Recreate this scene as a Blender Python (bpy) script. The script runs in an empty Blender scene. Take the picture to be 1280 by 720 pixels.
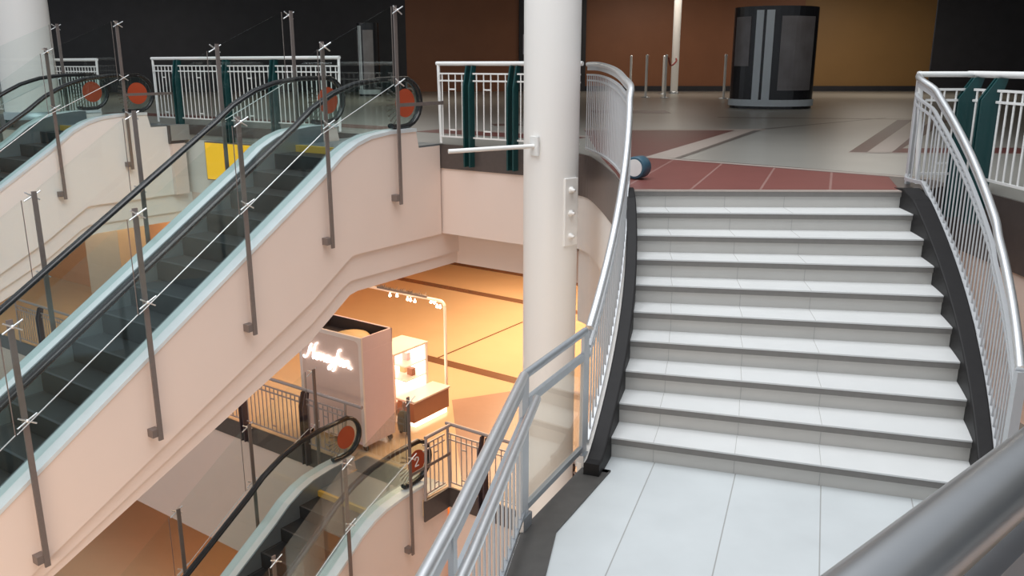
import bpy, bmesh, math, random
from mathutils import Vector, Matrix
random.seed(4)
D = bpy.data
COL = bpy.context.scene.collection
SC = bpy.context.scene
pi, cos, sin = math.pi, math.cos, math.sin

# ------------------------------------------------------------------ materials
def nd(nt, t, **kw):
    n = nt.nodes.new(t)
    for k, v in kw.items():
        setattr(n, k, v)
    return n

def base_mat(name):
    m = D.materials.new(name); m.use_nodes = True
    nt = m.node_tree
    return m, nt, nt.nodes['Principled BSDF']

def mat(name, c, rough=.5, metal=0., var=.06, scale=6., bump=0., c2=None, spec=.5):
    m, nt, b = base_mat(name)
    tc = nd(nt, 'ShaderNodeTexCoord')
    nz = nd(nt, 'ShaderNodeTexNoise'); nz.inputs['Scale'].default_value = scale; nz.inputs['Detail'].default_value = 6
    nt.links.new(tc.outputs['Object'], nz.inputs['Vector'])
    mx = nd(nt, 'ShaderNodeMix', data_type='RGBA')
    if c2 is None:
        mx.inputs[6].default_value = tuple(max(0, x * (1 - var)) for x in c) + (1,)
        mx.inputs[7].default_value = tuple(min(1, x * (1 + var)) for x in c) + (1,)
    else:
        mx.inputs[6].default_value = tuple(c) + (1,); mx.inputs[7].default_value = tuple(c2) + (1,)
    nt.links.new(nz.outputs['Fac'], mx.inputs[0])
    nt.links.new(mx.outputs[2], b.inputs['Base Color'])
    b.inputs['Roughness'].default_value = rough; b.inputs['Metallic'].default_value = metal
    b.inputs['Specular IOR Level'].default_value = spec
    if bump:
        bp = nd(nt, 'ShaderNodeBump'); bp.inputs['Strength'].default_value = bump; bp.inputs['Distance'].default_value = .01
        nt.links.new(nz.outputs['Fac'], bp.inputs['Height']); nt.links.new(bp.outputs[0], b.inputs['Normal'])
    return m

def emit_mat(name, c, s):
    m, nt, b = base_mat(name)
    b.inputs['Base Color'].default_value = tuple(c) + (1,)
    b.inputs['Emission Color'].default_value = tuple(c) + (1,)
    b.inputs['Emission Strength'].default_value = s
    return m

def glass_mat(name, tint, fac=.10, rough=.02):
    m, nt, b = base_mat(name)
    out = nt.nodes['Material Output']
    tr = nd(nt, 'ShaderNodeBsdfTransparent'); tr.inputs[0].default_value = tuple(tint) + (1,)
    gl = nd(nt, 'ShaderNodeBsdfGlossy'); gl.inputs['Roughness'].default_value = rough
    gl.inputs['Color'].default_value = (.9, .95, .93, 1)
    lw = nd(nt, 'ShaderNodeLayerWeight'); lw.inputs['Blend'].default_value = .25
    ml = nd(nt, 'ShaderNodeMath', operation='MULTIPLY_ADD'); ml.inputs[1].default_value = .32; ml.inputs[2].default_value = fac * .5
    nt.links.new(lw.outputs['Fresnel'], ml.inputs[0])
    mx = nd(nt, 'ShaderNodeMixShader')
    nt.links.new(ml.outputs[0], mx.inputs[0]); nt.links.new(tr.outputs[0], mx.inputs[1]); nt.links.new(gl.outputs[0], mx.inputs[2])
    nt.links.new(mx.outputs[0], out.inputs['Surface'])
    return m

def tile_mat(name, c, grout, size, rot, rough=.35, off=(0, 0), gw=.006, var=.05):
    """square tiles with thin grout, planar XY in object space"""
    m, nt, b = base_mat(name)
    tc = nd(nt, 'ShaderNodeTexCoord'); mp = nd(nt, 'ShaderNodeMapping')
    mp.inputs['Rotation'].default_value = (0, 0, rot); mp.inputs['Location'].default_value = (off[0], off[1], 0)
    nt.links.new(tc.outputs['Object'], mp.inputs['Vector'])
    br = nd(nt, 'ShaderNodeTexBrick'); br.offset = 0; br.squash = 1
    br.inputs['Scale'].default_value = 1
    br.inputs['Brick Width'].default_value = size[0]; br.inputs['Row Height'].default_value = size[1]
    br.inputs['Mortar Size'].default_value = gw; br.inputs['Mortar Smooth'].default_value = .1
    br.inputs['Color1'].default_value = tuple(x * (1 - var) for x in c) + (1,)
    br.inputs['Color2'].default_value = tuple(min(1, x * (1 + var)) for x in c) + (1,)
    br.inputs['Mortar'].default_value = tuple(grout) + (1,)
    nt.links.new(mp.outputs[0], br.inputs['Vector'])
    nz = nd(nt, 'ShaderNodeTexNoise'); nz.inputs['Scale'].default_value = 3; nz.inputs['Detail'].default_value = 8
    nt.links.new(tc.outputs['Object'], nz.inputs['Vector'])
    mx = nd(nt, 'ShaderNodeMix', data_type='RGBA'); mx.blend_type = 'MULTIPLY'; mx.inputs[0].default_value = .35
    rp = nd(nt, 'ShaderNodeValToRGB'); rp.color_ramp.elements[0].position = .3; rp.color_ramp.elements[0].color = (.78, .78, .78, 1)
    rp.color_ramp.elements[1].position = .7
    nt.links.new(nz.outputs['Fac'], rp.inputs[0]); nt.links.new(br.outputs['Color'], mx.inputs[6]); nt.links.new(rp.outputs[0], mx.inputs[7])
    nt.links.new(mx.outputs[2], b.inputs['Base Color'])
    b.inputs['Roughness'].default_value = rough
    return m

STAIR_ROT = .346
M = dict(
    terrazzo=mat('terrazzo', (.33, .32, .29), .28, var=.1, scale=1.3, spec=.4),
    redtile=tile_mat('red_tile', (.20, .062, .052), (.30, .16, .14), (.62, 4.0), .36, .5, gw=.012),
    redstone=mat('red_stone', (.13, .038, .034), .4, var=.12, scale=3),
    brownstone=mat('brown_stone', (.11, .055, .047), .4, var=.1),
    cream=mat('cream_stone', (.42, .355, .315), .4, var=.06),
    darkline=mat('dark_line', (.12, .10, .09), .35),
    landing=tile_mat('landing_tile', (.60, .63, .635), (.36, .36, .35), (.56, 6.0), STAIR_ROT, .38, off=(.36, 2.2), gw=.004, var=.02),
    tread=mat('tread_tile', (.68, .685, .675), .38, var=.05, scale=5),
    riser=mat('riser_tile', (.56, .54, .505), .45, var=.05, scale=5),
    joint=mat('tile_joint', (.42, .41, .39), .8),
    nosing=mat('nosing_strip', (.20, .188, .175), .6, var=.12, scale=20),
    curb=mat('curb_granite', (.016, .0148, .0152), .55, var=.25, scale=14, spec=.25),
    lowrail=mat('lower_rail_paint', (.42, .36, .35), .35, .4), lowpost=mat('lower_post_paint', (.07, .05, .06), .4, .3), fascia=mat('fascia_granite', (.085, .068, .062), .35, var=.2, scale=16),
    plaster=mat('plaster', (.82, .67, .59), .6, var=.03, scale=1.4),
    plasterw=mat('white_plaster', (.86, .82, .77), .55, var=.03, scale=1.5),
    column=mat('column_paint', (.88, .86, .825), .42, var=.02, scale=2),
    steel=mat('brushed_steel', (.86, .87, .88), .33, .9, var=.06, scale=40),
    steeldull=mat('dull_steel', (.52, .55, .58), .42, .85, var=.06, scale=30),
    margin=mat('margin_granite', (.075, .07, .065), .5, var=.25, scale=14), railgrey=mat('grey_paint', (.55, .56, .57), .4, .25, var=.05, scale=20),
    alu=mat('aluminium_deck', (.82, .87, .89), .42, .35, var=.08, scale=5),
    postbrown=mat('post_steel', (.24, .20, .185), .45, .5, var=.1, scale=25),
    white=mat('white_enamel', (.82, .82, .80), .35, var=.02),
    green=mat('dark_green_enamel', (.005, .05, .052), .38, var=.1),
    black=mat('black_rubber', (.018, .018, .019), .22, var=.2),
    stepm=mat('step_metal', (.030, .032, .034), .5, .3, var=.35, scale=9),
    stepe=mat('step_edge', (.075, .08, .085), .45, .4, var=.2, scale=30),
    skirt=mat('skirt_metal', (.30, .34, .36), .35, .7, var=.1, scale=8),
    yellowline=mat('yellow_edge', (.50, .33, .06), .6),
    orange=mat('orange_disc', (.42, .065, .022), .45, var=.08),
    whitemark=mat('white_mark', (.85, .83, .8), .5),
    pink=mat('pink_panel', (.80, .60, .61), .45, var=.03),
    pinkfront=mat('taupe_panel', (.80, .58, .49), .45, var=.05),
    kframe=mat('cream_frame', (.90, .76, .68), .4, var=.02),
    darkin=mat('dark_interior', (.05, .035, .03), .8),
    tan=mat('tan_wood', (.62, .42, .2), .5, var=.15, scale=4),
    brownbox=mat('terracotta_panel', (.42, .19, .11), .5, var=.06),
    lowfloor=mat('lower_floor_stone', (.66, .475, .30), .20, var=.06, scale=.8),
    lowstripe=mat('lower_floor_stripe', (.17, .08, .045), .25, var=.1),
    lowshade=mat('lower_floor_shade', (.40, .25, .19), .25, var=.06),
    walldark=mat('dark_shopfront', (.035, .034, .04), .5, var=.3, scale=2),
    wallbrown=mat('orange_brown_panel', (.30, .12, .055), .5, var=.12, scale=1.2),
    wallochre=mat('ochre_panel', (.36, .20, .07), .5, var=.08, scale=1.),
    ceil=mat('ceiling_paint', (.62, .60, .57), .7, var=.03),
    warmwall=mat('warm_wall', (.72, .52, .38), .6, var=.05),
    orangewall=mat('orange_wall', (.72, .33, .15), .6, var=.08),
    totemblack=mat('totem_black', (.02, .021, .026), .25, var=.2),
    totemwhite=mat('totem_white', (.62, .70, .76), .35, var=.03),
    blue=mat('blue_plastic', (.05, .12, .17), .4),
    rope=mat('red_rope', (.25, .03, .025), .8),
    bag=mat('dark_green_bag', (.05, .06, .045), .7, var=.3, scale=12),
    pipe=mat('handrail_steel', (.46, .47, .48), .30, .9, var=.05, scale=30),
    pipedull=mat('handrail_bar', (.30, .30, .31), .5, .7, var=.05, scale=30),
    sign=emit_mat('sign_light', (1, .98, .96), 2.2), etched=glass_mat('etched_glass', (.75, .73, .70), .25, .4),
    bulb=emit_mat('bulb_light', (1, .86, .66), 14.),
    greenbulb=emit_mat('green_bulb', (.35, 1, .35), 5.),
    case=emit_mat('case_light', (1, .9, .78), 3.2),
    strip=emit_mat('strip_light', (1, .78, .55), 4.0),
    yellow=emit_mat('yellow_sign', (.95, .50, .02), .55),
    lampwarm=emit_mat('lamp_disc', (1, .62, .3), 6.),
    screen=mat('poster_screen', (.34, .34, .36), .3, c2=(.10, .08, .08), scale=1.6),
    poster=mat('pale_poster', (.55, .55, .62), .5, var=.1),
    glass=glass_mat('clear_glass', (.965, .985, .98), .03),
    eglass=glass_mat('escalator_glass', (.88, .945, .93), .05),
    pglass=glass_mat('panel_glass', (.97, .95, .92), .04, .05),
)

# ------------------------------------------------------------------ mesh builder
class MB:
    def __init__(s):
        s.v = []; s.f = []; s.mi = []; s.sm = []
    def add(s, vs, fs, mi=0, smooth=False):
        o = len(s.v); s.v += [tuple(v) for v in vs]
        for f in fs:
            s.f.append([i + o for i in f]); s.mi.append(mi); s.sm.append(smooth)
        return s
    def box(s, x0, x1, y0, y1, z0, z1, mi=0, T=None):
        vs = [Vector((x, y, z)) for z in (z0, z1) for y in (y0, y1) for x in (x0, x1)]
        if T is not None: vs = [T @ v for v in vs]
        return s.add(vs, [(0, 2, 3, 1), (4, 5, 7, 6), (0, 1, 5, 4), (2, 6, 7, 3), (0, 4, 6, 2), (1, 3, 7, 5)], mi)
    def prism(s, poly, a, b, axis='z', mi=0):
        """poly: list of 2-D points; extruded from a to b along an axis. axis 'y': poly is (x,z); 'x': poly is (y,z)"""
        n = len(poly)
        def P(p, t):
            return (p[0], p[1], t) if axis == 'z' else ((p[0], t, p[1]) if axis == 'y' else (t, p[0], p[1]))
        vs = [P(p, a) for p in poly] + [P(p, b) for p in poly]
        fs = [tuple(range(n))[::-1], tuple(range(n, 2 * n))] + [(i, (i + 1) % n, n + (i + 1) % n, n + i) for i in range(n)]
        return s.add(vs, fs, mi)
    def loft(s, rings, closed_ring=True, caps=True, mi=0, smooth=False):
        n = len(rings[0]); vs = [v for r in rings for v in r]; fs = []
        for i in range(len(rings) - 1):
            for j in range(n if closed_ring else n - 1):
                k = (j + 1) % n
                fs.append((i * n + j, i * n + k, (i + 1) * n + k, (i + 1) * n + j))
        s.add(vs, fs, mi, smooth)
        if caps and closed_ring:
            s.add(rings[0], [tuple(range(n))[::-1]], mi); s.add(rings[-1], [tuple(range(n))], mi)
        return s
    def tube(s, path, r, n=10, mi=0, ry=None, up=(0, 0, 1)):
        path = [Vector(p) for p in path]; rings = []
        for i, p in enumerate(path):
            t = (path[min(i + 1, len(path) - 1)] - path[max(i - 1, 0)]).normalized()
            u = Vector(up)
            if abs(t.dot(u)) > .97: u = Vector((0, 1, 0)) if abs(t.y) < .9 else Vector((1, 0, 0))
            sd = t.cross(u).normalized(); u2 = sd.cross(t).normalized()
            rings.append([p + sd * (r * cos(2 * pi * k / n)) + u2 * ((ry or r) * sin(2 * pi * k / n)) for k in range(n)])
        return s.loft(rings, mi=mi, smooth=True)
    def bar(s, path, w, h, mi=0):
        """flat rectangular bar along a path: w sideways, h upwards"""
        path = [Vector(p) for p in path]; rings = []
        for i, p in enumerate(path):
            t = (path[min(i + 1, len(path) - 1)] - path[max(i - 1, 0)])
            sd = Vector((t.y, -t.x, 0))
            sd = sd.normalized() if sd.length > 1e-6 else Vector((1, 0, 0))
            u = Vector((0, 0, 1))
            rings.append([p + sd * (w / 2) + u * (h / 2), p - sd * (w / 2) + u * (h / 2), p - sd * (w / 2) - u * (h / 2), p + sd * (w / 2) - u * (h / 2)])
        return s.loft(rings, mi=mi)
    def lathe(s, prof, c=(0, 0, 0), n=24, mi=0, T=None, smooth=True):
        rings = []
        for r, z in prof:
            ring = [Vector((r * cos(2 * pi * k / n), r * sin(2 * pi * k / n), z)) for k in range(n)]
            if T is not None: ring = [T @ v for v in ring]
            rings.append([v + Vector(c) for v in ring])
        return s.loft(rings, mi=mi, smooth=smooth)
    def build(s, name, mats, parent=None, loc=None, bevel=0., origin=None):
        if not isinstance(mats, (list, tuple)): mats = [mats]
        me = D.meshes.new(name)
        if origin is not None:
            o = Vector(origin); vs = [Vector(v) - o for v in s.v]
        else: vs = s.v
        me.from_pydata([tuple(v) for v in vs], [], s.f)
        for m in mats: me.materials.append(m)
        for p, i, sm in zip(me.polygons, s.mi, s.sm):
            p.material_index = i; p.use_smooth = sm
        bm = bmesh.new(); bm.from_mesh(me)
        bmesh.ops.recalc_face_normals(bm, faces=bm.faces)
        big = [f for f in bm.faces if len(f.verts) > 4]
        if big: bmesh.ops.triangulate(bm, faces=big)
        bm.to_mesh(me); bm.free()
        ob = D.objects.new(name, me); COL.objects.link(ob)
        if parent is not None: ob.parent = parent
        if loc is not None: ob.location = loc
        elif origin is not None: ob.location = origin
        if bevel:
            bv = ob.modifiers.new('bevel', 'BEVEL'); bv.width = bevel; bv.segments = 2; bv.limit_method = 'ANGLE'
        return ob

def tag(o, label, cat=None, group=None):
    o['label'] = label
    if cat: o['category'] = cat
    if group: o['group'] = group
    return o
def thing(name, label, cat, loc=(0, 0, 0), rz=0., group=None):
    o = D.objects.new(name, None); COL.objects.link(o)
    o.location = loc; o.rotation_euler = (0, 0, rz); o.empty_display_size = .2
    return tag(o, label, cat, group)
def struct(o):
    o['kind'] = 'structure'; return o
def inst(src, parent, loc, rz=None):
    c = src.copy(); COL.objects.link(c); c.parent = parent; c.location = loc
    if rz is not None: c.rotation_euler = (0, 0, rz)
    return c
def copy_tree(o, parent=None):
    c = o.copy(); COL.objects.link(c)
    if parent is not None: c.parent = parent
    for ch in list(o.children): copy_tree(ch, c)
    return c
def smooth_path(pts, n=6):
    pts = [Vector(p) for p in pts]; out = []
    for i in range(len(pts) - 1):
        p0 = pts[max(i - 1, 0)]; p1 = pts[i]; p2 = pts[i + 1]; p3 = pts[min(i + 2, len(pts) - 1)]
        for j in range(n):
            t = j / n
            out.append(.5 * ((2 * p1) + (p2 - p0) * t + (2 * p0 - 5 * p1 + 4 * p2 - p3) * t * t + (3 * p1 - p0 - 3 * p2 + p3) * t ** 3))
    out.append(pts[-1]); return out
def resample(path, step):
    path = [Vector(p) for p in path]; L = [0]
    for a, b in zip(path, path[1:]): L.append(L[-1] + (b - a).length)
    n = max(1, int(round(L[-1] / step))); out = []
    for k in range(n + 1):
        d = L[-1] * k / n; i = 0
        while i < len(L) - 2 and L[i + 1] < d: i += 1
        t = (d - L[i]) / max(1e-9, L[i + 1] - L[i]); out.append(path[i].lerp(path[i + 1], t))
    return out

# ------------------------------------------------------------------ plan geometry (metres; upper floor z=0, stair landing -1.6, lower floor -5.6)
EX, EY = .5772, .8166                       # horizontal direction the escalators climb
A = Vector((-1.448, 12.262, 0))             # top of the front escalator, its right-hand side
ERZ = math.atan2(EY, EX)
def E(s, u, z=0.): return Vector((A.x + s * EX - u * EY, A.y + s * EY + u * EX, z))
F2 = -5.6; F1 = -11.2; LZ = -1.6
W = 1.87                                    # escalator width
SCX, SCY = -7.05, 8.16                      # centre of the curved stair
def S(k, R, z=0.):
    a = -.0194 - .0327 * k
    return Vector((SCX + R * cos(a), SCY + R * sin(a), z))
RISE = .16
def Rin(k): return 8.205 - .004 * k         # left end of the treads
def Rlo(k): return 8.115 - .006 * max(k, 0) # left curb, outer edge
def Rri(k): return 10.715 - .021 * k        # right curb, inner face
def Rro(k): return 10.885 - .029 * k        # right curb, outer edge

# ------------------------------------------------------------------ setting: floors and slabs
mid_edge = [E(.68, 6.85), E(1.10, 6.85), E(1.37, 1.95), E(.68, 1.95)]
edge_left = [E(.68, 30)] + mid_edge + [E(.68, -2.40), Vector((1.02, 11.1, 0)), Vector((1.09, 10.2, 0)), Vector((1.12, 9.2, 0)), Vector((1.10, 8.5, 0)), S(-.15, 8.115)]
edge_right = [S(-.15, 10.885), Vector((3.93, 8.32, 0)), Vector((4.43, 8.32, 0)), Vector((4.43, 1.0, 0))]
outline = [(p.x, p.y) for p in edge_left + edge_right] + [(30, 1.0), (30, 42), (-25.5, 42)]
fl = MB(); fl.prism(outline, -.30, 0)
def inlay(pts, mi, z=.0015): fl.add([(x, y, z) for x, y in pts], [tuple(range(len(pts)))], mi)
sA, sB = S(-.15, 8.13), S(-.15, 10.70)
inlay([(sA.x, sA.y), (sB.x, sB.y), (3.93, 8.35), (4.33, 8.70), (1.70, 10.86), (1.14, 11.0), (1.13, 9.2)], 1)           # red paving at the head of the stair
inlay([(3.66, 7.98), (3.92, 8.0), (4.33, 8.34), (4.33, 8.69), (3.98, 8.97)], 5, .004)
inlay([(4.36, 8.72), (4.44, 8.79), (1.76, 10.98), (1.68, 10.88)], 3, .003)                                             # pale border
inlay([(1.76, 10.98), (4.44, 8.79), (4.46, 8.82), (1.80, 11.03)], 5, .003)
inlay([(1.68, 10.88), (2.06, 10.80), (4.35, 15.46), (4.02, 15.46)], 3, .0034)                                          # slanting pale band
inlay([(2.06, 10.80), (2.13, 10.78), (4.48, 15.46), (4.35, 15.46)], 5, .0032)
inlay([(1.14, 11.0), (1.68, 10.88), (4.00, 15.46), (1.3, 15.46)], 2)                                                   # red triangle
inlay([(1.3, 15.46), (4.55, 15.46), (4.62, 15.72), (1.3, 15.72)], 3, .003)
inlay([(4.55, 11.55), (4.80, 11.55), (8.55, 18.4), (8.22, 18.4)], 4)
inlay([(4.80, 11.55), (5.12, 11.52), (8.95, 18.4), (8.55, 18.4)], 3, .0028)
inlay([(5.12, 11.52), (5.40, 11.9), (9.35, 18.4), (8.95, 18.4)], 4)
inlay([(5.12, 11.52), (7.2, 11.35), (7.2, 12.2), (5.52, 12.1)], 2)
inlay([(4.55, 11.55), (7.2, 11.30), (7.2, 11.20), (4.50, 11.47)], 3, .003)
inlay([(4.5, 15.6), (8.3, 19.1), (8.3, 19.2), (4.5, 15.75)], 5)
inlay([(4.6, 19.2), (8.9, 18.5), (8.9, 18.65), (4.6, 19.4)], 4)
inlay([(2.0, 20.9), (3.85, 20.9), (3.95, 22.3), (2.0, 22.3)], 2)
inlay([(2.0, 20.5), (3.6, 20.5), (3.6, 20.7), (2.0, 20.7)], 3)
def inlay_su(pts, mi, z=.002): inlay([tuple(E(s, u).xy) for s, u in pts], mi, z)
inlay_su([(2.2, 1.9), (2.9, 1.9), (2.9, -1.2), (2.2, -1.2)], 2)                                                        # red bands on the concourse beyond the fences
inlay_su([(3.0, 1.9), (3.15, 1.9), (3.15, -1.2), (3.0, -1.2)], 3)
inlay_su([(4.6, 1.2), (5.0, 1.6), (4.6, 2.0), (4.2, 1.6)], 4); inlay_su([(4.6, .1), (5.0, .5), (4.6, .9), (4.2, .5)], 4)
inlay_su([(2.2, 2.6), (2.9, 2.6), (2.9, 12), (2.2, 12)], 2)
struct(fl.build('floor', [M['terrazzo'], M['redtile'], M['redstone'], M['cream'], M['brownstone'], M['darkline']]))

def band(path, z0, z1, th, name, m, inward=True):
    """vertical band following a plan path; thickness th towards the left of the path direction"""
    path = [Vector(p) for p in path]; rings = []
    for i, p in enumerate(path):
        t = (path[min(i + 1, len(path) - 1)] - path[max(i - 1, 0)]); t.z = 0; t.normalize()
        nrm = Vector((-t.y, t.x, 0))
        q = p + nrm * th
        rings.append([(p.x, p.y, z0), (q.x, q.y, z0), (q.x, q.y, z1), (p.x, p.y, z1)])
    b = MB(); b.loft(rings); return struct(b.build(name, m))
def offs(path, d):
    out = []
    for i, p in enumerate(path):
        t = (path[min(i + 1, len(path) - 1)] - path[max(i - 1, 0)]); t.z = 0; t.normalize()
        out.append(p + Vector((-t.y, t.x, 0)) * d)
    return out
iL = [E(.66, 30), E(.66, 6.87)]
iM = [E(1.06, 7.3), E(1.35, 1.96)]
iR = [E(.66, 1.93), E(.66, -2.36)]
iC = smooth_path([E(.66, -2.36), Vector((1.0, 11.1, 0)), Vector((1.07, 10.2, 0)), Vector((1.10, 9.2, 0)), Vector((1.08, 8.5, 0)), S(-.2, 8.10)], 5)
iS = [Vector((3.91, 8.0, 0)), Vector((3.91, 8.30, 0)), Vector((4.41, 8.30, 0)), Vector((4.41, 1.0, 0))]
band(iL, -.36, -.005, .30, 'trim_1', M['fascia'])
band(iM, -.20, -.005, .30, 'trim_8', M['fascia'])
band(iR, -.36, -.005, .30, 'trim_9', M['fascia'])
band(iC, -.56, -.005, .25, 'trim_2', M['fascia'])
band(iS, -.62, -.005, .25, 'trim_3', M['fascia'])
band(offs(iL, .02), -1.36, -.36, .3, 'wall_beam_left', M['plaster'])
band(offs(iM, .02), -1.36, -.20, .3, 'wall_beam_middle', M['plasterw'])
band(offs(iR, .02), -1.36, -.36, .3, 'wall_beam', M['plaster'])
band(offs(iC, .02), -1.30, -.56, .25, 'wall_curve', M['plasterw'])
band(offs(iS, .02), -1.36, -.62, .25, 'wall_right_beam', M['plaster'])
band(offs([E(.66, 30), E(.66, -2.36)], .45), -1.92, -1.36, .25, 'wall_beam_lower', M['plaster'])
band(offs(iC, .07), -2.35, -1.30, .2, 'wall_curve_lower', M['plasterw'])
band(offs(iS, .10), -1.92, -1.36, .2, 'wall_right_beam_lower', M['plaster'])
# soffit over the lower floor
b = MB(); b.prism([tuple((E(1.3, 30)).xy), tuple(E(1.3, -2.5).xy), (1.35, 11.2), (1.35, 8.4), (3.7, 8.3), (3.9, 8.6), (4.75, 8.6), (4.75, 1.0), (30, 1.0), (30, 42), (-25.5, 42)], -1.93, -1.86)
struct(b.build('ceiling_lower', M['ceil']))
# landing of the stair
lp = [S(8.9, 8.10), S(10, 8.06), Vector((.50, 5.47, 0)), Vector((.055, 4.62, 0)), Vector((-.255, 3.0, 0)), Vector((-.5, 1.9, 0)), Vector((-.62, .9, 0)), Vector((3.1, .4, 0)), S(15, 10.55), S(8.9, 10.55)]
b = MB(); b.prism([(p.x, p.y) for p in lp], LZ - .35, LZ)
struct(b.build('floor_landing', M['landing']))
# dark granite margin along the landing's open edge
b = MB(); pts = [S(10.05, 8.055), Vector((.505, 5.47, 0)), Vector((.06, 4.62, 0)), Vector((-.25, 3.0, 0)), Vector((-.49, 1.9, 0))]
inn = [S(10.05, 8.20), Vector((.69, 5.40, 0)), Vector((.27, 4.60, 0)), Vector((-.03, 2.96, 0)), Vector((-.27, 1.85, 0))]
b.loft([[(p.x, p.y, LZ), (q.x, q.y, LZ), (q.x, q.y, LZ + .012), (p.x, p.y, LZ + .012)] for p, q in zip(pts, inn)])
struct(b.build('trim_4', M['margin']))
# slab edge under the landing
b = MB(); b.loft([[(p.x, p.y, LZ - .5), (p.x + .2, p.y - .05, LZ - .5), (p.x + .2, p.y - .05, LZ - .01), (p.x, p.y, LZ - .01)] for p in [q + Vector((-.02, 0, 0)) for q in pts]])
struct(b.build('trim_5', M['fascia']))
# gallery slab the viewer stands on (the facing flight)
b = MB(); b.box(-.5, 2.2, -1.2, 1.25, -.65, -.45); struct(b.build('floor_gallery', M['terrazzo']))

# lower floor (level 2)
b = MB()
lo = [E(.28, 30), E(.28, 1.9), E(.02, 1.9), E(.02, -.02), E(.62, -.06), E(.62, -9)]
b.prism([tuple(p.xy) for p in lo] + [(14, 30), (2, 36), (-25.5, 42)], F2 - .30, F2)
def inl2(pts, mi, z): b.add([tuple(E(s, u, F2 + z)) for s, u in pts], [tuple(range(len(pts)))], mi)
inl2([(5.05, 10), (5.38, 10), (5.38, -6), (5.05, -6)], 1, .002)
inl2([(10.4, 14), (10.75, 14), (10.75, -6), (10.4, -6)], 1, .002)
for uu in (4.15,):
    inl2([(5.38, uu), (5.38, uu + .06), (10.4, uu + .06), (10.4, uu)], 1, .002)
b.add([(x, y, F2 + .0015) for x, y in ((-1.25, 16.45), (.9, 17.3), (4.0, 15.0), (2.0, 10.9), (.3, 12.1), (-.85, 12.95))], [(0, 1, 2, 3, 4, 5)], 2)  # shadowed stretch of the lower floor, painted as a darker patch
inl2([(.75, -.3), (1.1, -.3), (1.1, -6), (.75, -6)], 1, .003)
struct(b.build('floor_lower', [M['lowfloor'], M['lowstripe'], M['lowshade']]))
l2 = [E(.26, 30), E(.26, 1.9)]; l3 = [E(.60, -.06), E(.60, -9)]
band(l2, F2 - .36, F2 - .005, .25, 'trim_6', M['fascia']); band(l3, F2 - .36, F2 - .005, .25, 'trim_7', M['fascia'])
band(offs(l2, .02), F2 - 3.0, F2 - .36, .25, 'wall_lower_beam', M['plaster']); band(offs(l3, .02), F2 - 1.9, F2 - .36, .25, 'wall_lower_beam_right', M['plaster'])
b = MB(); b.prism([tuple(E(-13, -2).xy), tuple(E(-9.9, -2).xy), tuple(E(-9.9, 12).xy), tuple(E(-13, 12).xy)], F2 - .3, F2); struct(b.build('floor_lower_near', M['lowfloor']))
b = MB(); b.box(-26, 26, -6, 42, F1 - .3, F1); struct(b.build('floor_ground', M['lowfloor']))
# lower walls
def wall_su(name, s, u0, u1, z0, z1, m, th=.3):
    p, q = E(s, u0), E(s, u1); p2, q2 = E(s + th, u0), E(s + th, u1)
    b = MB(); b.prism([tuple(p.xy), tuple(q.xy), tuple(q2.xy), tuple(p2.xy)], z0, z1); return struct(b.build(name, m))
wall_su('wall_lower_back', 13.2, 11.5, -10, F2, -1.93, M['warmwall'])
wall_su('baseboard_lower', 13.12, 11.5, -10, F2, F2 + .55, M['lowstripe'], .08)
wall_su('wall_lower_left', 4.2, 30, 10.4, F2, -1.93, M['orangewall'])
b = MB(); b.prism([tuple(E(4.2, 10.4).xy), tuple(E(13.2, 11.5).xy), tuple(E(13.2, 11.8).xy), tuple(E(4.2, 10.7).xy)], F2, -1.93); struct(b.build('wall_lower_return', M['orangewall']))
wall_su('door_1', 4.1, 12.2, 10.9, F2, F2 + 2.5, M['lowstripe'], .1)
for k, (s_, u_) in enumerate(((1.4, 12.0),)):
    b = MB(); c = [E(s_, u_), E(s_, u_ - 1.5), E(s_ + .8, u_ - 1.5), E(s_ + .8, u_)]; b.prism([tuple(p.xy) for p in c], F2, -1.90)
    struct(b.build('wall_lower_pier', M['warmwall']))
# ground floor walls under level 2
wall_su('wall_ground_back', 3.0, 30, -10, F1, F2 - .3, M['orangewall'])

# upper concourse shell
def wall_seg(name, x0, y0, x1, y1, z0, z1, m, th=.25):
    t = Vector((x1 - x0, y1 - y0, 0)).normalized(); n_ = Vector((-t.y, t.x, 0)) * th
    b = MB(); b.prism([(x0, y0), (x1, y1), (x1 + n_.x, y1 + n_.y), (x0 + n_.x, y0 + n_.y)], z0, z1); return struct(b.build(name, m))
wall_seg('wall_back_left', -25.5, 36, -4.5, 37.5, 0, 4.4, M['walldark'])
wall_seg('wall_back_brown', -4.5, 37.5, .3, 38, 0, 4.4, M['wallbrown'])
wall_seg('wall_back_shopfront', .3, 37.9, 3.2, 38.2, 0, 4.4, M['walldark'])
wall_seg('wall_back_orange', 3.2, 38.3, 12.6, 38.3, 0, 4.4, M['wallbrown'])
wall_seg('wall_back_ochre', 12.6, 38.4, 18.3, 38.4, 0, 4.4, M['wallochre'])
wall_seg('wall_back_right', 18.3, 38.3, 30, 36, 0, 4.4, M['walldark'])
wall_seg('baseboard_back', 3.2, 38.22, 18.3, 38.3, 0, .22, M['walldark'], .08)
wall_seg('wall_right', 30, 36.4, 30, 1, 0, 4.4, M['walldark'])
wall_seg('wall_left', -25.5, 30, -25.5, 37, 0, 4.4, M['walldark'])
b = MB(); b.prism([tuple(E(2.2, 30).xy), tuple(E(2.2, -2.5).xy), (5.5, 11.5), (7.5, 9), (7.5, 1.0), (30, 1), (30, 42), (-25.5, 42)], 4.4, 4.7)
struct(b.build('ceiling', M['ceil']))

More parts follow.
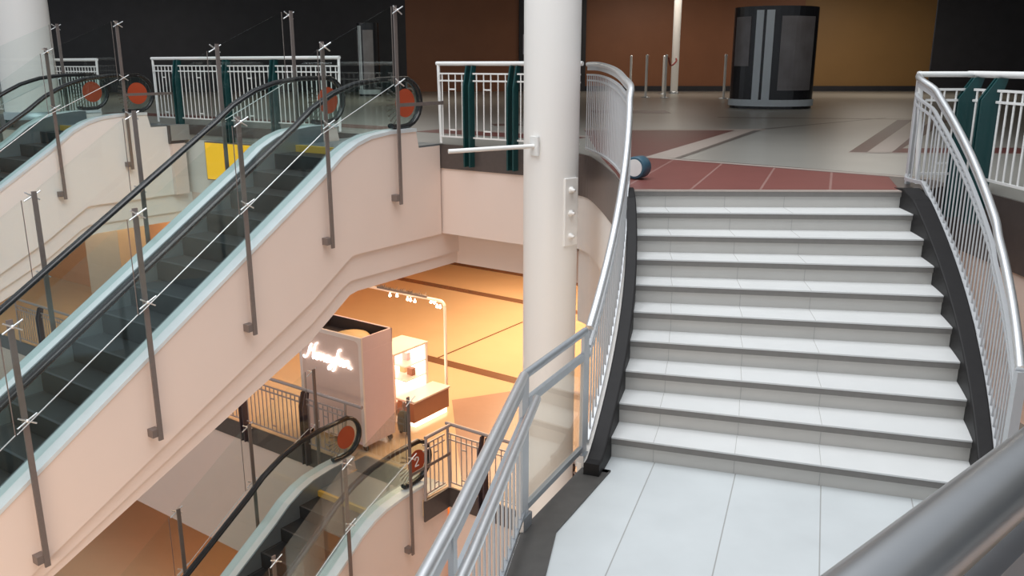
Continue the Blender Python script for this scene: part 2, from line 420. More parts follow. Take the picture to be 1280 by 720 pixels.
# ------------------------------------------------------------------ curved staircase
st = thing('staircase', 'curved flight of pale tiled steps with dark granite curbs rising to the concourse', 'stairs', tuple(S(10, 9.4, LZ)))
so = Vector(st.location)
def L(v): return tuple(Vector(v) - so)
def arc_slab(b, k0, k1, r0, r1, z0, z1, mi=0, n=8):
    """slab between two radial lines, straight along the radius"""
    P = lambda k, r, z: L(S(k, r, z))
    b.add([P(k0, r0, z0), P(k0, r1, z0), P(k1, r1, z0), P(k1, r0, z0), P(k0, r0, z1), P(k0, r1, z1), P(k1, r1, z1), P(k1, r0, z1)],
          [(0, 1, 2, 3), (4, 5, 6, 7), (0, 1, 5, 4), (1, 2, 6, 5), (2, 3, 7, 6), (3, 0, 4, 7)], mi)
dk = .02 / .31
for k in range(0, 10):
    b = MB(); z = -RISE * k
    k1 = k - 1 if k else k - .16
    ri, ro = Rin(k) - .03, Rri(k) + .03
    arc_slab(b, k, k1, ri, ro, z - .34, z - .012, 0)
    for rr in (Rin(k) + .30, Rin(k) + .86, Rin(k) + 1.42):     # thin joints between the riser tiles
        arc_slab(b, k + .004, k, rr, rr + .005, z - .158, z - .05, 1)
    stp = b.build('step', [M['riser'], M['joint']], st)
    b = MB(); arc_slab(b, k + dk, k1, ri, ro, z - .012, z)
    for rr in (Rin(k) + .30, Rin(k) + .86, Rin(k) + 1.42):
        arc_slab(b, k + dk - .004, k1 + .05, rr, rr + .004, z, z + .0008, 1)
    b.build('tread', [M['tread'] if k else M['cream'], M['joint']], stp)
    b = MB(); arc_slab(b, k + dk * .85, k + .01, ri, ro, z - .056, z - .012)
    b.build('nosing', M['nosing'], stp)
def curb(k0, k1, ra, rb, hh, name):
    b = MB(); rings = []; n = 40
    for i in range(n + 1):
        k = k0 + (k1 - k0) * i / n; z = -RISE * min(max(k, 0), 10)
        h_ = .006 + (hh - .006) * min(1, max(0, (k + .3) / 1.2)); rings.append([L(S(k, ra(k), z - .42)), L(S(k, rb(k), z - .42)), L(S(k, rb(k), z + h_)), L(S(k, ra(k), z + h_))])
    b.loft(rings, smooth=False); return b.build(name, M['curb'], st, bevel=.012)
curb(-.5, 10.35, Rlo, Rin, .10, 'curb')
curb(-.5, 10.6, Rri, Rro, .11, 'curb')
b = MB(); rings = []
for i in range(21):
    k = 10.2 * i / 20; z = -RISE * k
    rings.append([L(S(k, Rlo(k) + .01, z - .62)), L(S(k, Rro(k) - .01, z - .62)), L(S(k, Rro(k) - .01, z - .40)), L(S(k, Rlo(k) + .01, z - .40))])
b.loft(rings); b.build('soffit', M['plasterw'], st)
b = MB(); rings = []
for i in range(31):
    k = .6 + 9.4 * i / 30; z = -RISE * k
    rings.append([L(S(k, Rlo(k) - .075, z - 1.35)), L(S(k, Rlo(k) + .0, z - 1.35)), L(S(k, Rlo(k) + .0, z + .045)), L(S(k, Rlo(k) - .075, z + .045))])
b.loft(rings); b.build('side_wall', M['plasterw'], st)

# ------------------------------------------------------------------ railings
def bal_mesh(name, h, r, m, n=6, h0=0.):
    b = MB(); b.tube([(0, 0, h0), (0, 0, h)], r, n); o = b.build(name, m); D.objects.remove(o); return D.meshes[name] if name in D.meshes else None
def swept_rail(root, top, mats, rails, bal_step, bal_z, r_hand=.026, bal_r=.0075, full=None):
    # full(p) = height of the handrail above the lower rail at p; drops given as fractions of .84 above it are kept near the handrail
    """top: handrail path (world). rails: list of (drop, w, h). bal_z: (drop top, drop bottom)"""
    o = Vector(root.location)
    P = [Vector(p) - o for p in top]
    b = MB(); b.tube(P, r_hand, 12); b.build('handrail', mats[0], root)
    for d, w, h in rails:
        b = MB(); b.bar([p - Vector((0, 0, d if d < .5 else full(p + o))) for p in P], w, h); b.build('rail', mats[1], root)
    proto = None
    for p in resample(P, bal_step):
        if proto is None:
            b = MB(); b.tube([(0, 0, -1), (0, 0, 0)], bal_r, 6); c = proto = b.build('baluster', mats[2], root)
        else: c = inst(proto, root, p)
        c.location = p - Vector((0, 0, bal_z[0])); c.scale = (1, 1, full(p + o) - bal_z[0])
def stair_k(p): return max(0., -(math.atan2(p.y - SCY, p.x - SCX) + .0194) / .0327)
def rail_full(p):
    k = stair_k(p)
    return p.z - (-RISE * k + .075)
# left stair rail, from the column down to the landing
lr = [Vector((.98, 11.32, 1.15)), Vector((1.06, 10.8, 1.15)), Vector((1.12, 10.1, 1.12)), Vector((1.135, 9.3, 1.07)), Vector((1.115, 8.6, 1.01)), S(-.3, 8.155, .955)]
ks = [.5 + i * .5 for i in range(19)]
lr += [S(k, 8.135 - .024 * k + .0012 * k * k, -RISE * k + .92) for k in ks]
lr = smooth_path(lr, 3)
rt = thing('stair_railing', 'curving steel railing on the left edge of the stair, starting behind the white column', 'railing', tuple(S(9.6, 8.06, LZ + .1)), group='stair railings')
swept_rail(rt, lr, (M['steel'], M['railgrey'], M['railgrey']), [(.05, .012, .05), (.13, .03, .02), (.20, .02, .02), (.84, .03, .025)], .10, (.13, .84), .030, .007, rail_full)
for p, zz in ((S(-.2, 8.14), .92),):
    b = MB(); q = p - Vector(rt.location); q.z = 0; base = (-.02 if zz > 0 else LZ + .01) - rt.location.z
    T = Matrix.Translation(Vector((q.x, q.y, 0))) @ Matrix.Rotation(-.05 if zz > 0 else -.3, 4, 'Z')
    b.box(-.03, .03, -.015, .015, base, zz - rt.location.z, T=T); b.build('post', M['railgrey'], rt)
# right stair rail
rr = [Vector((3.93, 8.42, 1.06)), S(-.75, 10.885, 1.02)] + [S(k, 10.9 - .029 * k + (.012 if k < 6 else 0), -RISE * max(k, -.2) + .93) for k in [0 + i * .5 for i in range(20)]]
rr = smooth_path(rr, 3)
rt2 = thing('stair_railing', 'curving steel railing on the right edge of the stair, below the green fence posts', 'railing', tuple(S(9.6, 10.62, LZ + .1)), group='stair railings')
swept_rail(rt2, rr, (M['steel'], M['railgrey'], M['railgrey']), [(.05, .012, .05), (.17, .03, .02), (.24, .02, .02), (.82, .045, .03)], .10, (.17, .82), .030, .008, lambda p: min(rail_full(p), .97))
b = MB(); q = Vector((3.93, 8.42, 0)) - Vector(rt2.location); T = Matrix.Translation(Vector((q.x, q.y, 0)))
b.box(-.02, .02, -.02, .02, .0 - rt2.location.z, 1.04 - rt2.location.z, T=T); b.build('post', M['railgrey'], rt2)
b = MB(); q = S(9.5, 10.63) - Vector(rt2.location); T = Matrix.Translation(Vector((q.x, q.y, 0)))
b.box(-.03, .03, -.02, .02, LZ - rt2.location.z, LZ + 1.0 - rt2.location.z, T=T); b.build('post', M['railgrey'], rt2)
# railing round the open edge of the landing
q0, q1, q2, q3 = Vector((.50, 5.50, LZ)), Vector((.07, 4.645, LZ)), Vector((-.237, 3.0, LZ)), Vector((-.46, 1.95, LZ))
rt3 = thing('landing_railing', 'steel railing along the open landing edge with one glazed bay and a flat post', 'railing', tuple(q1))
o3 = Vector(q1)
def l3(p, h): return (p - o3) + Vector((0, 0, h))
b = MB(); b.tube([l3(q0, 1.0), l3(q1, 1.0)], .026, 12); b.build('handrail', M['steeldull'], rt3)
b = MB(); b.tube([l3(q1, 1.0), l3(q2, 1.0), l3(q3, 1.0)], .028, 12); b.build('handrail', M['steel'], rt3)
side = Vector((.075, -.012, 0))
b = MB(); b.tube([l3(q1 + side, .86), l3(q2 + side, .86), l3(q3 + side, .86)], .026, 12); b.build('rail', M['steel'], rt3)
b = MB(); b.bar([l3(q1, .93), l3(q2, .93), l3(q3, .93)], .012, .07); b.build('rail', M['railgrey'], rt3)
for h in (.74, .12):
    b = MB(); b.bar([l3(q1, h), l3(q2, h), l3(q3, h)], .03, .025); b.build('rail', M['steeldull'], rt3)
ang = math.atan2(q0.y - q1.y, q0.x - q1.x)
for q in (q1, q0):
    b = MB(); T = Matrix.Translation(q - o3) @ Matrix.Rotation(ang, 4, 'Z'); b.box(-.045, .045, -.012, .012, .0, .98, T=T); b.build('post', M['railgrey'], rt3)
    b = MB(); b.box(-.06, .06, -.03, .03, .012, .10, T=T); b.build('post_foot', M['steeldull'], rt3)
b = MB(); T = Matrix.Translation(Vector((0, 0, 0))) @ Matrix.Rotation(ang, 4, 'Z'); Lq = (q0 - q1).length
b.box(.05, Lq - .05, -.006, .006, .16, .80, T=T); gp = b.build('glass_panel', M['pglass'], rt3)
for z0, z1 in ((.12, .16), (.80, .85)):
    b = MB(); b.box(.04, Lq - .04, -.015, .015, z0, z1, T=T); b.build('panel_frame', M['steeldull'], gp)
proto = None
for p in resample([l3(q1, 0), l3(q2, 0), l3(q3, 0)], .11)[1:]:
    if proto is None:
        b = MB(); b.tube([(0, 0, .12), (0, 0, .74)], .008, 6); proto = b.build('baluster', M['railgrey'], rt3, loc=p)
    else: inst(proto, rt3, p)
for q in (q2, q3):
    b = MB(); b.box(-.03, .03, -.012, .012, 0, .98, T=Matrix.Translation(q - o3) @ Matrix.Rotation(1.4, 4, 'Z')); b.build('post', M['railgrey'], rt3)
# handrail right in front of the viewer
h0, h1 = Vector((-.08, .265, .752)), Vector((.86, 1.10, .735))
fr = thing('gallery_handrail', 'thick steel handrail close to the viewer, cutting across the lower right corner', 'handrail', (.36, .655, -.45))
of = Vector(fr.location)
b = MB(); b.tube([h0 - of, h1 - of], .033, 24); b.build('handrail', M['pipe'], fr)
b = MB(); b.bar([h0 - of - Vector((0, 0, .085)), h1 - of - Vector((0, 0, .085))], .05, .035); b.build('rail', M['pipedull'], fr)
for t in (.04, .94):
    p = h0.lerp(h1, t) - of; b = MB(); b.tube([(p.x, p.y, 0), (p.x, p.y, 1.19)], .02, 10); b.build('post', M['pipedull'], fr)

# ------------------------------------------------------------------ painted fences with green posts
def fence(label, loc, rz, length, posts, h, group, first_post=True, end_post=False, glass_from=None, hr=.03, pgap=.10, post_depth=.15, paint=None, postpaint=None, hand_to=0.):
    WH = paint or M['white']; GR = postpaint or M['green']
    r = thing('balustrade', label, 'balustrade', tuple(loc), rz, group)
    b = MB(); b.tube([(-.08, .0, h), (length + hand_to, .0, h)], hr, 12); b.build('handrail', WH, r)
    y = -.05
    stops = []
    cur = 0.
    for px in posts:
        stops.append((cur, px - pgap / 2 - .02)); cur = px + pgap / 2 + .02
    stops.append((cur, length))
    post0 = None
    for px in posts:
        b = MB()
        for dx in (-pgap / 2, pgap / 2):
            prof = [(-post_depth + .02, -.30), (-.01, -.30), (-.01, .86), (.035, h - .03), (-.055, h - .03), (-post_depth + .02, .84)]
            b.prism(prof, dx - .0125, dx + .0125, 'x')
        b.box(-pgap / 2, pgap / 2, -.05, -.03, .02, .1)
        if post0 is None: post0 = b.build('post', GR, r, loc=(px, 0, 0))
        else: inst(post0, r, (px, 0, 0))
    if first_post:
        b = MB(); b.tube([(.02, y, .02), (-.05, 0, h)], .024, 10); b.build('end_post', WH, r)
    if end_post:
        b = MB(); b.tube([(length - .02, y, .02), (length - .02, 0, h)], .024, 10); b.build('end_post', WH, r)
    bal0 = None
    for i, (x0, x1) in enumerate(stops):
        if x1 - x0 < .12: continue
        for z in (.12, h - .24, h - .14):
            b = MB(); b.box(x0, x1, y - .012, y + .012, z - .011, z + .011); b.build('panel_rail', WH, r)
        n = max(2, int(round((x1 - x0) / .115))); xs = [x0 + (x1 - x0) * (j + .5) / n for j in range(n)]
        m_ = n // 2
        if n > 3:
            for z in (.22, h - .36):
                b = MB(); b.box(xs[m_ - 1], xs[m_], y - .008, y + .008, z - .01, z + .01); b.build('crosspiece', WH, r)
        for x in xs:
            if bal0 is None:
                b = MB(); b.tube([(0, 0, .12), (0, 0, h - .14)], .010, 6); bal0 = b.build('baluster', WH, r, loc=(x, y, 0))
            else: inst(bal0, r, (x, y, 0))
    return r
FR = math.atan2(-EX, EY)                    # direction along the edge, towards the right
G = 'white balustrades with green posts on the concourse edge'
fence('white balustrade with two green double posts between the escalator head and the white column', E(.68, -.02), FR, 2.4, [.56, 1.33], 1.16, G)
fence('white balustrade with green double posts seen behind the front escalator', E(1.05, 7.75), FR + .056, 5.0, [.72, 2.15, 3.42], 1.26, G, end_post=True)
fence('white balustrade at the far left, beyond the rear escalator and its orange disc', E(.68, 14.6), FR, 5.4, [1.4, 3.6], 1.24, G, end_post=True)
fence('short white balustrade panel joining the right stair railing to the green posts', Vector((3.95, 8.34, 0)), 0, .46, [], 1.06, G, hr=.026)
fence('white balustrade with wide green posts at the right edge of the view', Vector((4.43, 8.40, 0)), -pi / 2, 5.5, [.12, .52, 2.4, 4.4], 1.06, G, first_post=False, pgap=.05, post_depth=.20)
G2 = 'balustrades of the lower floor'
fence('lower floor balustrade at the far left, under the rear escalator', E(.28, 13.5, F2), FR, 5.6, [1.2, 3.4], 1.12, G2, paint=M['lowrail'], postpaint=M['lowpost'])
fence('lower floor balustrade left of the lower escalator, in front of the pink kiosk', E(.28, 5.9, F2), FR, 3.98, [1.2, 2.95], 1.12, G2, first_post=False, end_post=True, paint=M['lowrail'], postpaint=M['lowpost'], hand_to=.38)
fence('lower floor balustrade right of the number 2 disc, with a double post', E(.62, -.1, F2), FR, 3.6, [.72, 2.3], 1.12, G2, paint=M['lowrail'], postpaint=M['lowpost'])
fence('short lower floor balustrade returning beside the number 2 disc', E(.50, -.13, F2), ERZ + pi, .52, [], 1.12, G2, first_post=False, end_post=True, paint=M['lowrail'])
band([E(-.02, -.085), E(.64, -.085)], F2 - .36, F2 - .005, .03, 'trim_10', M['fascia'])

# ------------------------------------------------------------------ escalators
def deckz(s):
    pts = [(-9.74, -5.35), (-1.60, -.190), (-1.334, .0), (-1.065, .13), (-.805, .205), (-.43, .245), (0, .25), (.7, .25)]
    if s <= pts[0][0]: return -5.35
    for (a, za), (b_, zb) in zip(pts, pts[1:]):
        if s <= b_: return za + (zb - za) * (s - a) / (b_ - a)
    return .25
S_TOP = [.12, -.2, -.43, -.62, -.805, -.93, -1.065, -1.2, -1.334, -1.47, -1.6]
S_BOT = [-9.4, -9.6, -9.8, -10.1, -11.0]
SS = S_TOP + [-9.2] + S_BOT
def low(s, d, flat):
    """lower outline of a cladding tier: parallel to the deck, levelling off under the landing"""
    return min(flat, deckz(min(s, -1.62)) - d + (0 if s < -1.62 else (s + 1.62) * .634))
def tier(y0, y1, dtop, ftop, dbot, fbot, s_end):
    ss = [s_end, -.6, -.9, -1.1, -1.25, -1.4, -1.6, -2.0, -9.3]
    tp = [(s, low(s, dtop, ftop) if dtop is not None else deckz(s) - .03) for s in (SS[0:1] + SS[1:] if dtop is None else ss)]
    bt = [(s, max(low(s, dbot, fbot), -5.58)) for s in ss]
    # clip at the floor
    if dtop is None: tp = [(.64, -.02), (.17, -.02), (.12, .22)] + tp[1:]
    tp = [(s, max(z, -5.57)) for s, z in tp]
    b = MB(); b.prism(tp + bt[::-1], y0, y1, 'y'); return b
def make_escalator(label, loc):
    r = thing('escalator', label, 'escalator', tuple(loc), ERZ, 'escalators')
    tier(.0, .24, None, 0, 1.40, -1.36, .64).build('cladding', M['plaster'], r)
    tier(W - .24, W, None, 0, 1.40, -1.36, .64).build('cladding', M['plaster'], r)
    tier(.24, W - .24, .80, -.55, 1.40, -1.36, .64).build('truss_floor', M['stepm'], r)
    tier(.045, W - .045, 1.40, -1.36, 1.72, -1.72, 1.18).build('cladding', M['plaster'], r)
    tier(.08, W - .08, 1.72, -1.72, 1.96, -1.90, 1.18).build('cladding', M['plaster'], r)
    pts = [(s, deckz(s)) for s in SS]
    for y0, y1 in ((-.015, .26), (W - .26, W + .015)):
        b = MB(); b.loft([[(s, y0, z - .035), (s, y1, z - .035), (s, y1, z + .012), (s, y0, z + .012)] for s, z in pts]); b.build('deck', M['alu'], r)
    for y0, y1 in ((.255, .285), (W - .285, W - .255)):
        b = MB(); b.loft([[(s, y0, z - .60), (s, y1, z - .60), (s, y1, z + .008), (s, y0, z + .008)] for s, z in pts[1:]]); b.build('skirt', M['skirt'], r)
    # glass balustrades and handrails
    hz = .83
    HN = .70; hp = []
    for s in reversed(SS):
        sl = (deckz(s + .05) - deckz(s - .05)) / .1; c_ = 1 / math.sqrt(1 + sl * sl)
        hp.append((s - HN * sl * c_, deckz(s) + HN * c_))
    cx, cz, rr_ = .04, .25 + HN - .33, .33
    for yy in (.14, W - .14):
        loop = [(cx + rr_ * sin(a), cz + rr_ * cos(a)) for a in [i * pi / 12 for i in range(0, 12)]]
        path = hp + loop[0:] + [(cx - .12, cz - .335), (cx - .30, cz - .31)]
        b = MB(); b.tube([(s, yy, z) for s, z in path], .036, 12, ry=.055, up=(0, 1, 0));
        b.build('handrail', M['black'], r)
        top = [(s, z - .035) for s, z in hp] + [(cx + (rr_ - .03) * sin(a), cz + (rr_ - .03) * cos(a)) for a in [i * pi / 12 for i in range(1, 12)]]
        bot = [(s, deckz(s) + .0) for s in [-.05] + SS[1:]]
        b = MB(); n_ = len(top)
        poly = top + [(cx - .1, cz - .305)] + bot
        b.prism(poly, yy - .006, yy + .006, 'y'); b.build('balustrade_glass', M['eglass'], r)
        # round level disc on the glass at the head
        yf = yy - .012 if yy < 1 else yy - .012
        T = Matrix.Translation(Vector((.05, yf, .615))) @ Matrix.Rotation(pi / 2, 4, 'X')
        b = MB(); b.lathe([(.001, -.003), (.20, -.003), (.20, .003), (.001, .003)], n=28, T=T, smooth=False); d = b.build('number_disc', M['orange'], r)
        b = MB()
        for i in range(16):
            a = pi * (.35 + .95 * i / 15) + .5
            ca, sa = cos(a), sin(a)
            p0 = Vector((.05 + .215 * ca, yf, .615 + .215 * sa)); p1 = Vector((.05 + .40 * ca, yf, .615 + .40 * sa)); t_ = Vector((-sa, 0, ca))
            if p1.z < .27 or p1.z > .88 or p1.x > .28: continue
            q = [p0 - t_ * .004, p0 + t_ * .004, p1 + t_ * .016, p1 - t_ * .016]
            b.add([tuple(v) for v in q] + [tuple(v + Vector((0, -.002, 0))) for v in q], [(0, 1, 2, 3), (7, 6, 5, 4), (0, 1, 5, 4), (1, 2, 6, 5), (2, 3, 7, 6), (3, 0, 4, 7)])
        b.build('sunburst', M['etched'], d)
    # moving steps
    proto = None; y0, y1 = .287, W - .287
    tread = .40; rise = tread * .634
    s = -1.55
    while s > -9.4:
        z = deckz(s) - .36
        if proto is None:
            b = MB(); b.box(-tread, .0, y0, y1, -rise - .06, 0, 0)
            b.box(-tread - .006, -tread, y0, y1, -rise * .98, -.004, 0)
            b.box(-tread - .004, -tread + .03, y0 + .002, y1 - .002, 0, .003, 1)
            for yy in (y0 + .03, y1 - .05): b.box(-tread, 0, yy, yy + .02, 0, .0025, 1)
            proto = b.build('step', [M['stepm'], M['stepe']], r, loc=(s, 0, z))
        else: inst(proto, r, (s, 0, z))
        s -= tread
    # flattened steps at the top, comb and landing plate
    for s0, s1, z in ((-1.55, -1.15, -.30), (-1.15, -.755, -.09)):
        b = MB(); b.box(s0, s1, y0, y1, z - .34, z, 0); b.box(s0, s0 + .03, y0 + .002, y1 - .002, z, z + .003, 1); b.build('step', [M['stepm'], M['stepe']], r)
    b = MB(); b.box(-.755, -.70, y0, y1, -.12, .006); b.build('comb_plate', M['yellowline'], r)
    b = MB(); b.box(-.70, .64, y0, y1, -.12, .008); b.box(.17, .64, .0, W, -.02, .006); b.build('landing_plate', M['skirt'], r)
    return r
front = make_escalator('front escalator rising from lower left to the concourse beside the white column', A)
rear = copy_tree(front); rear.location = E(.15, 6.95)
rear['label'] = 'rear escalator at the upper left edge, behind the front one'
lower = copy_tree(front); lower.location = (A.x, A.y, F2)
lower['label'] = 'lower escalator arriving at the lower floor by the number 2 disc'
for ch in lower.children:
    if ch.name.startswith('number_disc'):
        # white numeral 2, seen from the open side
        me_pts = [(-.045, .04), (-.035, .068), (-.005, .08), (.03, .07), (.042, .04), (.03, .01), (-.01, -.03), (-.045, -.07), (.0, -.07), (.045, -.07)]
        near = ch.data.vertices[0].co.y < 1
        if near:
            b = MB(); yv = ch.data.vertices[0].co.y - .004
            P = smooth_path([Vector((.05 + x, yv, .615 + z)) for x, z in me_pts[:8]], 4) + [Vector((.05 + .045, yv, .615 - .07))]
            b.tube(P, .012, 6); b.build('numeral', M['whitemark'], ch)['label'] = 'white numeral 2'

# glass safety screens beside the escalators: steel posts, spider clamps, glass panes
PS = [-.35, -1.68, -3.0, -4.36, -5.72, -7.08]
def screen(label, loc, side, group='glass safety screens beside the escalators'):
    y = -.10 if side == 'A' else W + .10
    iy = 1 if side == 'A' else -1
    r = thing('glass_screen', label, 'glass screen', tuple(loc), ERZ, group)
    dz = lambda s: (.25 if s > -1 else -.190 + (s + 1.60) * .634)
    for s in PS:
        z = dz(s); lowz = z - (1.02 if s > -1 else .93); topz = z + 1.66
        b = MB(); b.box(s - .028, s + .028, y - .010, y + .010, lowz, topz); po = b.build('post', M['postbrown'], r)
        b = MB(); yy0, yy1 = sorted((y + .0 * iy, y + .105 * iy)); b.box(s - .09, s + .0, yy0, yy1, lowz + .05, lowz + .14); b.build('bracket', M['postbrown'], po)
        for hz in (.66, 1.60):
            b = MB()
            b.tube([(s, y, z + hz), (s, y - .045 * iy, z + hz)], .012, 8)
            for dx, dy in ((-.10, -.05), (.10, .05), (-.08, .05), (.08, -.05)):
                b.tube([(s, y - .045 * iy, z + hz), (s + dx, y - .05 * iy, z + hz + dy)], .009, 6)
            b.lathe([(.001, -.02), (.016, -.012), (.02, 0), (.016, .012), (.001, .02)], c=(s, y - .05 * iy, z + hz), n=10)
            b.build('spider_clamp', M['steel'], po)
    for s1, s0 in zip(PS, PS[1:]):
        a, c = s0 - .12 + .008, s1 - .12 - .008
        za, zc = dz(s0) - .076, dz(s1) - (.076 if s1 < -1 else .0)
        b = MB(); b.prism([(a, za + .64), (c, zc + .64), (c, zc + 1.64), (a, za + 1.64)], y - .055 * iy - .005, y - .055 * iy + .005, 'y')
        g = b.build('glass_pane', M['glass'], r)
        b = MB(); b.tube([(a, y - .055 * iy, za + .635), (c, y - .055 * iy, zc + .635)], .006, 6); b.build('edge_strip', M['steel'], g)
        b = MB(); b.tube([(c, y - .055 * iy, zc + .64), (c, y - .055 * iy, zc + 1.64)], .006, 6); b.build('edge_seal', M['postbrown'], g)
    if side == 'A':
        b = MB(); b.box(-.36, .62, y - .008, y + .008, .58, .63); b.build('tie_bar', M['postbrown'], r)
    return r
sa = screen('glass safety screen with tall steel posts along the near side of the front escalator', A, 'A')
sb = screen('glass safety screen with steel posts along the far side of the front escalator', A, 'B')
def repaint(o, frm, to):
    for ch in o.children:
        for sl in ch.material_slots:
            if sl.material == frm: sl.link = 'OBJECT'; sl.material = to
repaint(rear, M['plaster'], M['plasterw'])
for o, loc, lab in ((sa, E(.15, 6.95), 'glass safety screen with tall posts along the near side of the rear escalator'),
                    (sb, E(.15, 6.95), 'glass safety screen along the far side of the rear escalator'),
                    (sa, Vector((A.x, A.y, F2)), 'glass safety screen with steel posts along the near side of the lower escalator'),
                    (sb, Vector((A.x, A.y, F2)), 'glass safety screen along the far side of the lower escalator')):
    c = copy_tree(o); c.location = loc; c['label'] = lab

# ------------------------------------------------------------------ columns
CX, CY, CR = .475, 10.35, .335
cl = thing('column', 'tall round white column standing between the escalator and the stair', 'column', (CX, CY, F1))
b = MB(); b.lathe([(CR, 0), (CR, 18.0)], n=48); b.build('shaft', M['column'], cl)
b = MB(); b.lathe([(CR + .05, 0), (CR + .05, .25), (CR + .002, .27)], n=48); b.build('plinth', M['column'], cl)
hz = -F1
ap = -.86
T = Matrix.Translation(Vector((0, 0, hz))) @ Matrix.Rotation(ap, 4, 'Z')
b = MB(); b.box(CR - .03, CR + .015, -.09, .12, -.98, -.16, T=T); bk = b.build('bracket_plate', M['column'], cl, bevel=.004)
for z in (-.30, -.58, -.86):
    TT = T @ Matrix.Translation(Vector((CR + .015, -.0, z))) @ Matrix.Rotation(pi / 2, 4, 'Y')
    b = MB(); b.lathe([(.04, 0), (.04, .02), (.022, .03), (.022, .06), (.001, .065)], n=12, T=TT); b.build('bolt', M['column'], bk)
# horizontal tie pipe bolted to the column
pp = thing('tie_pipe', 'white pipe bolted level to the left side of the round column', 'pipe', (.255, 10.06, .22))
b = MB(); b.tube([(.015, .02, 0), (-.35, -.10, -.01), (-.98, -.32, -.03)], .026, 12); b.build('pipe', M['white'], pp)
b = MB(); b.box(-.012, .012, -.07, .07, -.11, .11, T=Matrix.Translation(Vector((.01, .015, 0))) @ Matrix.Rotation(.7, 4, 'Z')); b.build('flange', M['white'], pp)
c2 = thing('column', 'wide white column at the upper left, behind the rear escalator', 'column', (-10.45, 18.9, 0))
b = MB(); b.lathe([(.55, 0), (.55, 4.4)], n=40); b.build('shaft', M['column'], c2)
b = MB(); b.lathe([(.58, 0), (.58, .15), (.552, .16)], n=40); b.build('plinth', M['steeldull'], c2)
c3 = thing('column', 'slim grey pillar against the orange wall at the back of the concourse', 'column', (6.55, 35.2, 0))
b = MB(); b.lathe([(.15, 0), (.15, 4.4)], n=20); b.build('shaft', M['column'], c3)
b = MB(); b.lathe([(.20, 0), (.20, .08), (.152, .09)], n=20); b.build('plinth', M['steeldull'], c3)

# ------------------------------------------------------------------ concourse furniture
def totem(label, x, y, rz, w, d, h):
    r = thing('advertising_totem', label, 'totem', (x, y, 0), rz, 'advertising totems')
    def ell(s, n=40): return [(w / 2 * s * cos(2 * pi * k / n) * (1 if abs(cos(2 * pi * k / n)) < .8 else 1), d / 2 * s * sin(2 * pi * k / n)) for k in range(n)]
    b = MB(); b.prism(ell(.96), .0, .07); b.build('plinth', M['totemblack'], r)
    b = MB(); b.prism(ell(1.0), .07, .24); b.build('base_ring', M['totemwhite'], r)
    b = MB(); b.prism(ell(.97), .24, h); b.build('body', M['totemblack'], r)
    b = MB()
    for a0, a1 in ((-2.27, -2.10), (-2.03, -1.85)):
        n = 5; ring = [[(w / 2 * q * cos(a0 + (a1 - a0) * i / n), d / 2 * q * sin(a0 + (a1 - a0) * i / n)) for i in range(n + 1)] for q in (.95, 1.0)]
        b.prism(ring[0] + ring[1][::-1], .24, h - .1)
    b.build('upright', M['totemwhite'], r)
    n = 8; a0, a1 = -1.68, -.72
    ring = [[(w / 2 * q * cos(a0 + (a1 - a0) * i / n), d / 2 * q * sin(a0 + (a1 - a0) * i / n)) for i in range(n + 1)] for q in (.95, .985)]
    b = MB(); b.prism(ring[0] + ring[1][::-1], .48, h - .25); b.build('poster', M['screen'], r)
    n = 8; a0, a1 = -2.95, -2.42
    ring = [[(w / 2 * q * cos(a0 + (a1 - a0) * i / n), d / 2 * q * sin(a0 + (a1 - a0) * i / n)) for i in range(n + 1)] for q in (.95, .985)]
    b = MB(); b.prism(ring[0] + ring[1][::-1], 1.1, h - .25); b.build('poster', M['screen'], r)
    return r
totem('large black and white rounded advertising totem in the middle of the concourse', 7.05, 23.7, 0, 2.26, 1.9, 2.6)
totem('smaller dark advertising totem behind the head of the front escalator', -5.3, 32.5, -.3, .85, .7, 2.6)
G3 = 'stanchions in front of the orange wall'
sl = ['leftmost pale stanchion, half hidden behind the curved rail top', 'pale stanchion left of the red rope', 'pale stanchion holding the left end of the red rope', 'pale stanchion just left of the slim grey pillar', 'pale stanchion alone beside the large totem']
first = None
for (x, y), lab in zip(((4.55, 33.5), (4.75, 30.9), (5.36, 30.5), (5.98, 34.5), (7.28, 29.9)), sl):
    if first is None:
        first = thing('stanchion', lab, 'stanchion', (x, y, 0), 0, G3); r = first
        b = MB(); b.lathe([(.17, 0), (.17, .015), (.05, .04)], n=20); b.build('base', M['steeldull'], r)
        b = MB(); b.tube([(0, 0, .03), (0, 0, 1.42)], .045, 12); b.build('post', M['column'], r)
        b = MB(); b.lathe([(.05, 1.42), (.05, 1.46), (.001, 1.48)], n=14); b.build('cap', M['steel'], r)
    else:
        r = copy_tree(first); r.location = (x, y, 0); r['label'] = lab
b = MB(); b.tube(smooth_path([(0, 0, 0), (.25, 1.0, -.22), (.55, 2.2, -.25), (.9, 3.3, -.1), (1.12, 4.55, .0)], 6), .03, 8)
o = b.build('rope', M['rope'], loc=(5.44, 30.57, 1.36)); tag(o, 'sagging red rope slung from a stanchion towards the slim pillar', 'rope')
# posters on the dark shopfront
for x, lab in ((.75, 'left pale poster on the dark shopfront at the back'), (1.5, 'right pale poster on the dark shopfront at the back')):
    r = thing('poster', lab, 'poster', (x, 37.93 + (x - .3) * .1, 1.52), .1, 'posters on the dark shopfront')
    b = MB(); b.box(-.32, .32, -.03, .0, 0, .9); b.build('frame', M['walldark'], r); b = MB(); b.box(-.28, .28, -.036, -.028, .04, .86); b.build('sheet', M['poster'], r)
